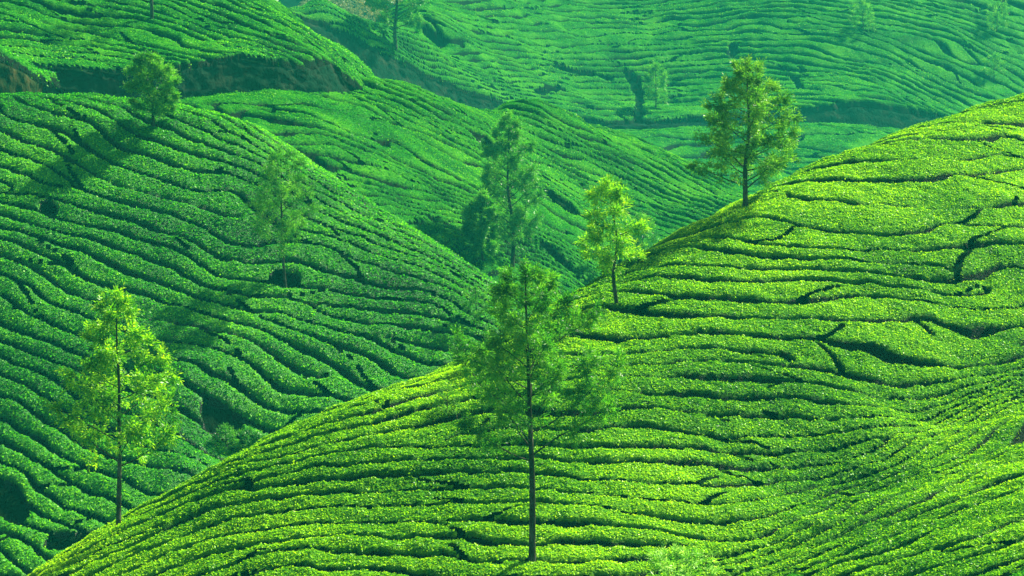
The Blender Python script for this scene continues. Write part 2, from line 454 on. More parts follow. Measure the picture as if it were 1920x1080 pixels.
# terrace above the road
Hill('terrace', [(-200, 85, 160), (0, 100, 160), (80, 122, 160), (150, 128, 161), (250, 132, 162), (330, 124, 163), (420, 106, 165), (520, 112, 167), (575, 122, 168.5), (610, 112, 170.5), (625, 118, 171.5),
    (-200, 0, 167), (0, 30, 165.5), (150, 60, 166.3), (300, 60, 168), (450, 50, 171), (560, 70, 172.5), (0, -80, 172), (200, -80, 175), (400, -60, 178), (470, 0, 177), (530, 30, 176), (580, 60, 174.5), (-200, -120, 176)],
    [(20, 4, 3, -2.2), (21, 4, 3, -2.2), (22, 4, 3, -2.4), (10, 3, 3, -2.4), (19, 4, 5, -2)],
    [(0, [(0, 27), (50, 37), (100, 47), (160, 60), (200, 70), (260, 83), (330, 100), (400, 108)]), (-2, [(117, 27), (233, 33), (287, 43), (333, 63), (383, 70), (450, 88), (520, 106)]),
     (-4, [(150, 0), (240, 12), (330, 32), (400, 57), (467, 77), (540, 100)]), (-6, [(330, 2), (400, 22), (470, 50), (540, 75), (590, 95)]), (-8, [(420, 0), (500, 35), (575, 70)]),
     (2, [(0, 60), (67, 73), (150, 85), (230, 100), (300, 113)]), (4, [(0, 92), (80, 108), (130, 116)])],
    0.13, 70, 0.13, 13.0, disl=0.014, warp=0.36, fw=0.12, S=S2, front=11)

# small spur with bare earth at the frame's edge
Hill('spur', [(-150, 60, 150.5), (0, 100, 151), (40, 120, 152), (72, 140, 153.5), (-100, 0, 156), (0, 90, 153.2), (50, 112, 154.6), (85, 140, 155.5), (-200, 140, 149)],
    [(6, 1.5, 2.5, -1.0), (7, 1.0, 2, -1.0), (5, 0, 3.5, -0.9)],
    [(0, [(0, 96), (40, 115), (70, 130)]), (1, [(0, 106), (30, 120), (60, 136)]), (2, [(-30, 112), (10, 124), (30, 134)])],
    0.15, 80, 0.18, 20.0, disl=0.0, S=S2, front=4)

# slope between the two roads
Hill('wedge', [(615, 98, 176), (640, 110, 178), (700, 141, 182.5), (760, 165, 187), (830, 187, 191.5), (640, 168, 172), (720, 176, 178), (780, 190, 183), (640, 140, 174.6), (690, 160, 178.5), (590, 120, 172), (600, 180, 169)],
    [(0, 0, 3, -0.2), (2, 0, 3, -0.2), (4, 0, 3, -0.2)],
    [(0, [(630, 112), (700, 148), (800, 184)]), (1, [(632, 125), (690, 155), (760, 180)]), (2, [(640, 140), (690, 166), (720, 178)]), (3, [(640, 156), (670, 168)])],
    0.13, 60, 0.13, 20.0, disl=0.0, S=S2)

# far hillside
Hill('far', [(480, -20, 196), (560, 24, 198), (620, 52, 199), (700, 88, 201), (800, 138, 204), (870, 168, 206.5), (945, 190, 209), (1030, 214, 211), (1120, 226, 213), (1300, 219, 216.5), (1480, 206, 218.5), (1620, 190, 220), (1700, 204, 220.5), (1790, 218, 222), (1950, 250, 224),
    (1200, 222, 215), (590, 0, 202), (650, 29, 204.5), (700, 45, 207), (745, 55, 210), (780, 40, 216), (800, 0, 224), (830, -60, 232), (900, 0, 228), (900, 80, 217.5), (1000, 120, 220), (1000, 0, 236), (1100, 170, 221), (1150, 80, 231), (1200, 0, 242),
    (1300, 150, 226.5), (1350, 60, 235), (1400, -20, 243), (1500, 130, 228), (1550, 40, 237), (1650, 120, 230.5), (1700, 0, 244), (1750, 150, 230), (1800, 70, 239), (1920, 150, 236), (1920, 0, 250), (2100, 100, 246), (2100, -60, 262), (1700, -120, 258), (1300, -120, 256), (1000, -100, 248), (2100, 240, 232)],
    [(16, 2, 6, -3), (17, 2, 6, -3.5), (18, 2, 6, -3.5), (0, 2, 7, -3)],
    [(0, [(960, 192), (1050, 217), (1150, 229), (1300, 226), (1470, 214)]), (4, [(800, 128), (900, 156), (1000, 176), (1100, 188), (1200, 192), (1330, 187), (1480, 185), (1600, 192), (1690, 208)]),
     (8, [(750, 78), (850, 113), (950, 136), (1050, 147), (1200, 150), (1330, 142), (1480, 140), (1600, 153), (1700, 182), (1760, 212)]),
     (12, [(760, 45), (850, 72), (960, 95), (1080, 108), (1200, 108), (1330, 96), (1450, 92), (1560, 100), (1680, 130), (1780, 170), (1830, 198)]),
     (16, [(790, 15), (900, 42), (1020, 64), (1130, 68), (1250, 60), (1380, 48), (1480, 45), (1600, 58), (1720, 90), (1820, 130), (1900, 166)]),
     (20, [(900, 0), (1050, 22), (1180, 25), (1300, 15), (1400, 5), (1500, 2), (1620, 15), (1740, 45), (1850, 85), (1915, 115)]), (24, [(1700, 0), (1800, 25), (1920, 60)]), (27, [(1800, -25), (1920, 15)]),
     (3, [(620, 42), (700, 77), (760, 106), (850, 148), (950, 187)]), (4.5, [(620, 26), (660, 46), (720, 70)])],
    0.14, 50, 0.13, 17.0, height=0.72, disl=0.012, warp=0.36, fw=0.13,
    gaps=[(0.32, [(1182, 140), (1190, 155), (1200, 180)]), (0.22, [(1200, 180), (1195, 225)]), (0.35, [(1050, 128), (1100, 136), (1140, 147)]), (0.2, [(1375, 85), (1372, 100)]), (0.2, [(1490, 145), (1500, 165)]), (0.3, [(1010, 172), (1050, 165)])], S=S3, front=15)

# strip below the far road
Hill('strip', [(1060, 236, 208), (1120, 243, 210), (1200, 243, 211.5), (1300, 242, 213), (1500, 234, 214), (1600, 237, 215), (1690, 243, 216.5), (1800, 250, 218), (1200, 290, 204), (1300, 290, 206), (1300, 340, 199.5), (1400, 290, 207), (1400, 370, 196), (1500, 290, 207),
    (1500, 350, 199), (1600, 300, 207), (1700, 290, 210), (1200, 340, 197), (1300, 420, 190), (1500, 430, 190), (1650, 380, 197), (1800, 330, 206)],
    [(0, 0, 5, -0.3), (1, 0, 5, -0.3), (2, 0, 5, -0.3), (3, 0, 5, -0.3), (4, 0, 5, -0.3), (5, 0, 5, -0.3), (6, 0, 5, -0.3), (7, 0, 5, -0.3)],
    [(0, [(1150, 260), (1300, 260), (1500, 253), (1650, 260)]), (2, [(1200, 293), (1300, 297), (1420, 295), (1500, 290), (1590, 298)]), (4, [(1260, 330), (1350, 334), (1430, 332), (1520, 326)]), (6, [(1350, 366), (1440, 364)])],
    0.14, 50, 0.13, 20.0, disl=0.010, fw=0.12, S=S3)

# brushy slope far behind
Hill('scrub', [(500, -60, 300), (560, 20, 290), (650, 40, 285), (760, 60, 285), (850, 60, 290), (560, -60, 310), (700, -80, 315), (900, -80, 318), (560, 140, 275), (850, 140, 275)], [], [(0, [(600, 0), (700, 0), (750, 10), (620, 30)])], 0.5, 0, 0.3, 20.0, S=S3)

for H in HILLS.values():
    H.setup()


def ground_z(x, y, skip=None):
    z = np.full(x.shape, -50.0)
    for k, H in HILLS.items():
        if k != skip:
            z = np.maximum(z, H.z(x, y))
    return z


# ------------------------------------------------------------------ ground sheet and hill bodies
g = np.meshgrid(np.linspace(-380, 380, 40), np.linspace(-60, 640, 40))
gx, gy = g
gz = 1.0 + 0.6 * vnoise(gx / 30, gy / 30, 3)


def grid_faces(ny, nx, keep=None):
    i = np.arange(ny - 1)[:, None] * nx + np.arange(nx - 1)[None]
    f = np.stack([i, i + 1, i + nx + 1, i + nx], -1)
    return f.reshape(-1, 4) if keep is None else f[keep]


def compact(v, f):
    used, inv = np.unique(f, return_inverse=True)
    return v[used], inv.reshape(f.shape)


me = mesh_np('ground', np.stack([gx, gy, gz], -1).reshape(-1, 3), grid_faces(40, 40), M_SOIL, True)
tag(link('ground', me), kind='structure')

for name, H in HILLS.items():
    c = 0.6
    lo, hi = H.hull.min(0), H.hull.max(0)
    xs, ys = np.arange(lo[0], hi[0] + c, c), np.arange(lo[1], hi[1] + c, c)
    X, Y = np.meshgrid(xs, ys)
    Z = H.h(X, Y) - 0.03
    ins = H.inside(X, Y)
    keep = ins[:-1, :-1] & ins[1:, :-1] & ins[:-1, 1:] & ins[1:, 1:]
    v, f = compact(np.stack([X, Y, Z], -1).reshape(-1, 3), grid_faces(len(ys), len(xs), keep))
    me = mesh_np('hill', v, f, M_SOIL, True)
    tag(link('hill_' + name, me), kind='structure')


# roads and cut banks
def ribbon(name, top, bottom, mat, n=60, m=10, rough=0.25, seed=0, kind='structure'):
    top, bottom = np.array(top), np.array(bottom)
    def resample(p):
        s = np.concatenate([[0], np.cumsum(np.linalg.norm(np.diff(p, axis=0), axis=1))])
        t = np.linspace(0, s[-1], n)
        return np.stack([np.interp(t, s, p[:, k]) for k in range(3)], 1)
    a, b = resample(top), resample(bottom)
    w = np.linspace(0, 1, m)[:, None, None]
    P = a[None] * (1 - w) + b[None] * w
    s = np.arange(n)[None] * 0.5 + np.zeros((m, 1)); q = np.arange(m)[:, None] * 0.9 + np.zeros((1, n))
    d = vnoise(s, q, seed) * rough + vnoise(s * 2.7, q * 1.8, seed + 1) * rough * 0.6
    P[..., 1] -= d
    P[..., 2] += 0.3 * vnoise(s * 1.3, q, seed + 2) * rough
    cap = P[0].copy(); cap[:, 1] += 2.6
    gz_ = ground_z(cap[:, 0], cap[:, 1])
    cap[:, 2] = np.where(gz_ > 0, gz_ - 0.08, cap[:, 2] + 0.2)
    P = np.concatenate([cap[None], P]); m += 1
    me = mesh_np(name, P.reshape(-1, 3), grid_faces(m, n), mat, True)
    return tag(link(name, me), kind=kind)


def px_line(pts, S=1.0, dz=0.0):
    return [at(p[0], p[1], p[2] * S) + np.array([0, 0, dz]) for p in pts]


ribbon('earth_bank', px_line([(-150, 88, 160.2), (0, 100, 160.2), (80, 121, 160.2), (150, 127, 161.2), (250, 131, 162.2), (330, 122, 163.2), (420, 104, 165.2), (520, 110, 167.2), (575, 120, 168.7), (612, 110, 170.7), (640, 100, 173.5)], S2, -0.55),
       px_line([(-150, 196, 158.8), (0, 196, 159), (80, 196, 159), (150, 194, 160), (250, 190, 161), (330, 184, 162), (420, 176, 164), (520, 172, 166), (575, 170, 167.5), (630, 172, 169), (665, 170, 172)], S2, -0.8), M_BANK, 130, 14, 0.28, 1)
ribbon('earth_bank', px_line([(-150, 66, 150.3), (0, 104, 150.8), (40, 124, 151.8), (68, 142, 153.2), (84, 140, 155.6)], S2, -0.5),
       px_line([(-150, 200, 149.6), (0, 198, 150.2), (40, 197, 151.2), (66, 196, 152.6), (70, 192, 155)], S2, -0.8), M_BANKN, 50, 12, 0.25, 5)
ribbon('earth_bank', px_line([(470, -22, 196.3), (560, 24, 198), (620, 52, 199), (700, 88, 201), (800, 138, 204), (870, 168, 206.5), (950, 192, 209.2)], S3, -0.75),
       px_line([(470, 30, 193.5), (560, 72, 195.5), (620, 104, 196.8), (700, 141, 199), (800, 178, 202.5), (870, 196, 205.5), (960, 206, 208.6)], S3, -0.8), M_BANK, 110, 10, 0.3, 9)
ribbon('earth_bank', px_line([(1040, 217, 211.2), (1120, 226, 213), (1300, 219, 216.5), (1480, 206, 218.5), (1540, 197, 219.3), (1620, 190, 220), (1700, 204, 220.5), (1790, 218, 222), (1950, 250, 224)], S3, -0.75),
       px_line([(1040, 240, 210.2), (1120, 247, 212), (1300, 246, 215.4), (1480, 242, 217), (1540, 241, 217.6), (1620, 243, 218), (1700, 246, 219), (1790, 254, 220.5), (1950, 275, 222)], S3, -0.8), M_BANK, 120, 8, 0.3, 13)


def road(px, S, width=4.0):
    c = np.array(px_line(px, S, -0.9))
    width *= S
    n = np.zeros_like(c); n[:, 1] = 1
    v = np.concatenate([c - n * 0.3, c + n * width])
    k = len(c)
    f = np.array([[i, i + 1, k + i + 1, k + i] for i in range(k - 1)])
    tag(link('road', mesh_np('road', v, f, M_ROAD)), kind='structure')


road([(-200, 197, 153), (0, 193, 153), (150, 191, 154), (300, 194, 157), (450, 176, 162), (560, 171, 164), (640, 173, 167), (700, 173, 171)], S2)
road([(500, 40, 189), (560, 73, 190.5), (640, 110, 193), (700, 141, 195), (800, 179, 198.5), (900, 200, 203), (1000, 214, 206)], S3, 5.0)
road([(1060, 241, 208.5), (1120, 247, 210.5), (1300, 246, 213.4), (1500, 240, 214.6), (1690, 247, 217), (1800, 255, 218.4)], S3)

# ------------------------------------------------------------------ tea hedges
ZB_W, ZB_H = 480, 270
zbuf = np.full((ZB_H, ZB_W), 1e9)
FIELDS = []


def label_components(linkx, linky, mask):
    ny, nx = mask.shape
    lab = np.arange(ny * nx).reshape(ny, nx)
    for it in range(4000):
        new = lab.copy()
        a = np.where(linkx, np.minimum(new[:, :-1], new[:, 1:]), 0)
        np.copyto(new[:, :-1], np.minimum(new[:, :-1], a), where=linkx)
        np.copyto(new[:, 1:], np.minimum(new[:, 1:], a), where=linkx)
        b = np.where(linky, np.minimum(new[:-1], new[1:]), 0)
        np.copyto(new[:-1], np.minimum(new[:-1], b), where=linky)
        np.copyto(new[1:], np.minimum(new[1:], b), where=linky)
        new = new.ravel()[new]
        new = new.ravel()[new]
        if np.array_equal(new, lab):
            break
        lab = new
    return np.where(mask, lab, -1)


for hi_, (name, H) in enumerate(HILLS.items()):
    if name == 'scrub':
        continue
    c = H.cell
    lo, hi = H.hull.min(0), H.hull.max(0)
    xs, ys = np.arange(lo[0], hi[0], c), np.arange(lo[1], hi[1], c)
    X, Y = np.meshgrid(xs, ys)
    Z0 = H.h(X, Y)
    top = H.inside(X, Y) & (Z0 > ground_z(X, Y, name) - 0.15)
    # row field: traced rows, wavering, with forks where a row splits in two
    U = H.u(X, Y) * {'front': 1.06, 'middle': 1.05, 'ridge': 1.2, 'terrace': 1.15}.get(name, 1.0)
    Xs, Ys, S_ = X / H.S, Y / H.S, H.S
    s0 = hi_ * 11
    U = U + 1.6 * H.warp * vnoise(Xs / 7.5, Ys / 3.6, s0 + 1) + 1.0 * H.warp * vnoise(Xs / 3.6, Ys / 2.2, s0 + 3) + 0.12 * vnoise(Xs / 1.9, Ys / 1.1, s0 + 2)
    rg = np.random.default_rng(100 + hi_)
    nd = int(H.disl * (hi[0] - lo[0]) * (hi[1] - lo[1]))
    forks = []
    for _ in range(nd):
        x0, y0 = rg.uniform(lo[0], hi[0]), rg.uniform(lo[1], hi[1])
        sgn = rg.choice([-1, 1])
        forks.append((x0, y0))
        U = U + sgn * np.arctan2(Y - y0, (X - x0) * 0.55) / (2 * math.pi)
    def wrapdiff(d):
        return d - np.round(d)
    dUx, dUy = wrapdiff(np.diff(U, axis=1)), wrapdiff(np.diff(U, axis=0))
    gxx = np.zeros_like(U); gyy = np.zeros_like(U)
    gxx[:, 1:] = dUx / c; gyy[1:] = dUy / c
    zx = np.gradient(Z0, c, axis=1); zy = np.gradient(Z0, c, axis=0)
    grad = np.clip(np.hypot(gxx, gyy), 0.25 / S_, 3.0 / S_)
    fr = U - np.floor(U)
    row = np.floor(U)
    d_row = np.minimum(fr, 1 - fr) / grad
    # breaks along the row
    slant = (hash2(row, row * 0 + 8.0, s0) - 0.5) * 2
    v = X + 0.5 * S_ * vnoise(Xs / 2, Ys / 2, s0 + 5) + np.sign(slant) * (1.0 + 2.2 * np.abs(slant)) * S_ * fr
    off = hash2(row, row * 0 + 3.0, s0) * H.seg
    kseg = np.floor((v + off) / H.seg)
    b0 = (kseg + 0.5 * hash2(kseg, row, s0 + 1)) * H.seg
    b1 = (kseg + 1 + 0.5 * hash2(kseg + 1, row, s0 + 1)) * H.seg
    d_brk = np.minimum(np.abs(v + off - b0), np.abs(v + off - b1))
    w = np.clip(H.fw * (1.0 + 1.9 * vnoise(Xs / 3.4, Ys / 1.4, s0 + 7)), -0.05, 0.4 * S_)
    mask = top & (d_brk > S_ * 0.07 + 0.04 * S_ * vnoise(Xs / 0.7, Ys / 0.7, s0 + 8))
    gapd = np.full(X.shape, 1e9)
    for width, line in H.gaps:
        gapd = np.minimum(gapd, dist_polyline(line, X, Y) - width * (1 + 0.5 * vnoise(Xs / 0.8, Ys / 0.8, s0 + 9)))
    mask &= gapd > 0
    d_hull = dist_polyline(list(map(tuple, H.hull)) + [tuple(H.hull[0])], X, Y)
    gapd = np.minimum(gapd, d_hull)
    if H.front is not None:
        gapd = np.minimum(gapd, dist_polyline(list(map(tuple, H.front)), X, Y))
    e = np.minimum(np.minimum(d_row, d_brk + 0.15 * S_), np.maximum(gapd, 0)) / S_
    tight = np.clip(1.0 / (np.hypot(gxx, gyy) + 1e-6) / (1.5 * S_), 0.3, 1.3)      # narrow rows have narrow furrows
    e = e / tight
    prof = smooth(-0.04, 0.12, e - w / S_) * 0.88 + 0.12 * np.sqrt(np.clip(e / 0.65, 0, 1))
    Hh = H.height * (1 + 0.18 * vnoise(Xs / 2.4, Ys / 1.6, s0 + 10)) + 0.07 * S_ * vnoise(Xs / 0.9, Ys / 0.7, s0 + 11)
    Z = Z0 + Hh * prof + S_ * (0.05 * vnoise(Xs / 0.42, Ys / 0.42, s0 + 12) + 0.03 * vnoise(Xs / 0.2, Ys / 0.2, s0 + 13)) * prof - 0.04
    f0 = fr[:, :-1] + dUx; linkx = (f0 >= 0) & (f0 < 1) & mask[:, :-1] & mask[:, 1:]
    f0 = fr[:-1] + dUy; linky = (f0 >= 0) & (f0 < 1) & mask[:-1] & mask[1:]
    cut = np.zeros((len(ys), len(xs) - 1), bool)      # where a row splits, its two halves are separate hedges
    for x0, y0 in forks:
        i0 = int((x0 - xs[0]) / c)
        if 0 <= i0 < cut.shape[1]:
            cut[np.abs(ys - y0) < 0.9 * S_, i0] = True
    whole = linkx & cut
    linkx = linkx & ~cut
    lab = label_components(linkx, linky, mask)
    P = np.stack([X, Y, Z], -1)
    px, py, dep = project(P)
    FIELDS.append(dict(name=name, H=H, P=P, lab=lab, px=px, py=py, dep=dep, mask=mask, U=U, lx=linkx, ly=linky, zx=zx, zy=zy, row=row, prof=prof, whole=whole))
    ix, iy = (px / 1920 * ZB_W).astype(int), (py / 1080 * ZB_H).astype(int)
    ok = top & (ix >= 0) & (ix < ZB_W) & (iy >= 0) & (iy < ZB_H)
    np.minimum.at(zbuf, (iy[ok], ix[ok]), dep[ok])

# close pinholes in the depth buffer, then find what the camera sees of each hedge
zs = zbuf.copy()
for dy in (-1, 0, 1):
    for dx in (-1, 0, 1):
        zs = np.minimum(zs, np.roll(np.roll(zbuf, dy, 0), dx, 1))
CAND = []
for F in FIELDS:
    ix, iy = (F['px'] / 1920 * ZB_W).astype(int), (F['py'] / 1080 * ZB_H).astype(int)
    inf = (ix >= 0) & (ix < ZB_W) & (iy >= 0) & (iy < ZB_H)
    vis = np.zeros(inf.shape, bool)
    vis[inf] = F['dep'][inf] < zs[iy[inf], ix[inf]] + 2.2 * F['H'].S
    F['vis'] = vis
    near = (F['px'] > -150) & (F['px'] < 2070) & (F['py'] > -140) & (F['py'] < 1200)
    lab = F['lab']
    # quad cells wholly on one hedge
    L4 = np.stack([lab[:-1, :-1], lab[:-1, 1:], lab[1:, 1:], lab[1:, :-1]], -1)
    same = (L4 == L4[..., :1]).all(-1) & (L4[..., 0] >= 0)
    bridge = F['whole'][:-1] & F['whole'][1:] & (L4[..., 0] == L4[..., 3]) & (L4[..., 1] == L4[..., 2]) & (L4 >= 0).all(-1)
    same |= bridge
    F['same'] = same; F['clab'] = L4[..., 0]; F['near'] = near
    # visible size of each hedge in buffer pixels
    sel = vis & (lab >= 0)
    code = np.unique(np.stack([lab[sel], iy[sel] * ZB_W + ix[sel]], 1), axis=0)
    ids, cnt = np.unique(code[:, 0], return_counts=True)
    for i, n_ in zip(ids, cnt):
        if n_ >= 12:
            CAND.append((int(n_), F['name'], int(i)))
CAND.sort(reverse=True)
CHOSEN = {}
for n_, hn, i in CAND[:300]:
    CHOSEN.setdefault(hn, set()).add(i)
print('hedge candidates', len(CAND), 'chosen', {k: len(v) for k, v in CHOSEN.items()})

ORD = ['first', 'second', 'third', 'fourth', 'fifth', 'sixth', 'seventh', 'eighth', 'ninth', 'tenth', 'eleventh', 'twelfth', 'thirteenth', 'fourteenth', 'fifteenth', 'sixteenth', 'seventeenth', 'eighteenth',
       'nineteenth', 'twentieth', 'twenty-first', 'twenty-second', 'twenty-third', 'twenty-fourth', 'twenty-fifth', 'twenty-sixth', 'twenty-seventh', 'twenty-eighth', 'twenty-ninth', 'thirtieth'] + ['%dth' % k for k in range(31, 80)]
LOOK = {'front': ('vivid sunlit', 'front slope'), 'middle': ('deep green', 'slope behind front slope'), 'ridge': ('hazy green', 'ridge with the paired trees'), 'terrace': ('hazy green', 'terrace above the earth bank'),
        'spur': ('dark glossy', 'bare earth spur'), 'wedge': ('hazy green', 'wedge between two roads'), 'far': ('pale hazy', 'far hillside'), 'strip': ('hazy blue-green', 'slope under the far road')}


def leaf_cloud(F, want, seed):
    """leaf faces over the hedge tops; returns centres, half vectors and hedge ids"""
    H = F['H']; c = H.cell
    rg = np.random.default_rng(seed)
    vis = F['vis']
    v4 = vis[:-1, :-1] | vis[1:, 1:]
    J, I = np.nonzero(F['same'] & v4)
    lam = H.ld * c * c
    n = rg.poisson(lam * (0.03 + 0.97 * smooth(0.66, 0.88, F['prof'][J, I])))
    J, I = np.repeat(J, n), np.repeat(I, n)
    m = len(J)
    s, t = rg.random(m), rg.random(m)
    P = F['P']
    a, b, d = P[J, I], P[J, I + 1], P[J + 1, I]
    e = P[J + 1, I + 1]
    pos = a * ((1 - s) * (1 - t))[:, None] + b * (s * (1 - t))[:, None] + d * ((1 - s) * t)[:, None] + e * (s * t)[:, None]
    nrm = np.cross(b - a, d - a); nrm /= np.linalg.norm(nrm, axis=1)[:, None]
    size = H.ls * rg.uniform(0.55, 1.25, m)
    nn = nrm * 0.55 + np.array([0, 0, 0.5]) + rg.normal(0, 0.55, (m, 3))
    nn /= np.linalg.norm(nn, axis=1)[:, None]
    r = rg.normal(0, 1, (m, 3))
    ax = np.cross(nn, r); ax /= np.linalg.norm(ax, axis=1)[:, None]
    bx = np.cross(nn, ax)
    pos = pos + nrm * (rg.random(m) * 0.35 * size + 0.01)[:, None]
    return pos, ax * (size / 2)[:, None], bx * (size * 0.24)[:, None], F['clab'][J, I]


def leafy(me, low):  # hedge profile per vertex; low values get the painted furrow shade
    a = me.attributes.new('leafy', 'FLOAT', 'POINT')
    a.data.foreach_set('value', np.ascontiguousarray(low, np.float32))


rest_low = []
rest_v, rest_f, rest_lv, rest_lf, rv, rl = [], [], [], [], 0, 0
for fi, F in enumerate(FIELDS):
    name, H = F['name'], F['H']
    chosen = CHOSEN.get(name, set())
    lab = F['lab']; P = F['P'].reshape(-1, 3); PR = F['prof'].ravel()
    ny, nx = lab.shape
    nearc = F['near'][:-1, :-1]
    J, I = np.nonzero(F['same'] & nearc)
    base = J * nx + I
    quads = np.stack([base, base + 1, base + nx + 1, base + nx], 1)
    qlab = F['clab'][J, I]
    lc, la, lb, ll = leaf_cloud(F, chosen, 50 + fi)
    # order of rows and pieces for the descriptions
    info = []
    for i in chosen:
        sel = lab == i
        s2 = sel & F['vis']
        info.append((float(np.median(F['px'][s2])), float(np.median(F['py'][s2])), float(np.median(F['H'].u(F['P'][s2][:, 0], F['P'][s2][:, 1]))), i))
    rowkey = {}
    for pxm, pym, um, i in info:
        rowkey.setdefault(int(math.floor(um)), []).append((pxm, i))
    flip = 1 if name not in ('far',) else -1
    names = {}
    for ri, rk in enumerate(sorted(rowkey, key=lambda k: k * flip)):
        for si, (pxm, i) in enumerate(sorted(rowkey[rk])):
            look, where = LOOK[name]
            piece = ORD[si] + ' from left' if len(rowkey[rk]) > 1 else 'one long piece'
            names[i] = '%s tea hedge on %s, %s row down, %s' % (look, where, ORD[ri], piece)
    oq = np.argsort(qlab, kind='stable'); quads = quads[oq]; qlab = qlab[oq]
    ol = np.argsort(ll, kind='stable'); lc, la, lb, ll = lc[ol], la[ol], lb[ol], ll[ol]
    for i in chosen:
        q = quads[np.searchsorted(qlab, i):np.searchsorted(qlab, i, 'right')]
        if len(q) == 0:
            continue
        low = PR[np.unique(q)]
        v_, f_ = compact(P, q)
        org = v_.mean(0); org[2] = v_[:, 2].min()
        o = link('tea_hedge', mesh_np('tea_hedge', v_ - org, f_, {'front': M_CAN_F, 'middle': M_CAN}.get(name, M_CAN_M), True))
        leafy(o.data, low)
        o.location = org
        tag(o, names[i], 'tea hedge', 'tea hedge rows on the ' + LOOK[name][1])
        a_, b_ = np.searchsorted(ll, i), np.searchsorted(ll, i, 'right')
        if b_ > a_:
            lv, lf = blades(lc[a_:b_] - org, la[a_:b_], lb[a_:b_])
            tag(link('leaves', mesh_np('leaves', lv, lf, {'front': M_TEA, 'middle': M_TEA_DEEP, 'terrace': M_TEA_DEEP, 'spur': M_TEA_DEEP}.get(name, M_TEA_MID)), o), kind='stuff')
    restq = ~np.isin(qlab, list(chosen))
    if restq.any():
        v_, f_ = compact(P, quads[restq])
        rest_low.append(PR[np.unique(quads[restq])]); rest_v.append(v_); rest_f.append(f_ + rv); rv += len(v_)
    restl = ~np.isin(ll, list(chosen))
    if restl.any():
        lv, lf = blades(lc[restl], la[restl], lb[restl])
        rest_lv.append(lv); rest_lf.append(lf + rl); rl += len(lv)
    print(name, 'quads', len(quads), 'leaves', len(ll), 'hedges', len(chosen))
if rv:
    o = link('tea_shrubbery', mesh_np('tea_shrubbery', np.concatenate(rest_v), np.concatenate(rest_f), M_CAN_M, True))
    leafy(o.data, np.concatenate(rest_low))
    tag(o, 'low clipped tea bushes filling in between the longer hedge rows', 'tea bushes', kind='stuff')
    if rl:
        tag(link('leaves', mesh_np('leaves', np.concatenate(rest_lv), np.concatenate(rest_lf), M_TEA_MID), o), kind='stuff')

# ------------------------------------------------------------------ trees
def unit(v):
    return v / (np.linalg.norm(v) + 1e-9)


def compound_leaves(pos, dirs, size, rg, leaflets=5, slim=0.16):
    """feathery compound leaves: leaflets set along a drooping midrib"""
    m = len(pos)
    d = dirs + rg.normal(0, 0.45, (m, 3)); d[:, 2] -= 0.12
    d /= np.linalg.norm(d, axis=1)[:, None]
    up = rg.normal(0, 0.5, (m, 3)) + np.array([0, 0, 1.0])
    side = np.cross(d, up); side /= np.linalg.norm(side, axis=1)[:, None] + 1e-9
    sz = size * rg.uniform(0.6, 1.3, m)
    C, A, B = [], [], []
    for k in range(leaflets):
        if k == leaflets - 1:
            t, s = 0.85, 0.0
        else:
            t = 0.2 + 0.7 * (k // 2) / max(1, (leaflets - 1) // 2); s = 1.0 if k % 2 else -1.0
        ld = d * 0.75 + side * s * 0.75 + rg.normal(0, 0.12, (m, 3)) - np.array([0, 0, 0.15])
        ld /= np.linalg.norm(ld, axis=1)[:, None]
        ln = sz * (0.55 if s else 0.6) * (1.1 - 0.35 * t)
        st = pos + d * (sz * t)[:, None]
        nrm = np.cross(ld, side + rg.normal(0, 0.4, (m, 3)))
        wd = np.cross(ld, nrm); wd /= np.linalg.norm(wd, axis=1)[:, None] + 1e-9
        C.append(st + ld * (ln / 2)[:, None]); A.append(ld * (ln / 2)[:, None]); B.append(wd * (ln * slim)[:, None])
    return blades(np.concatenate(C), np.concatenate(A), np.concatenate(B))


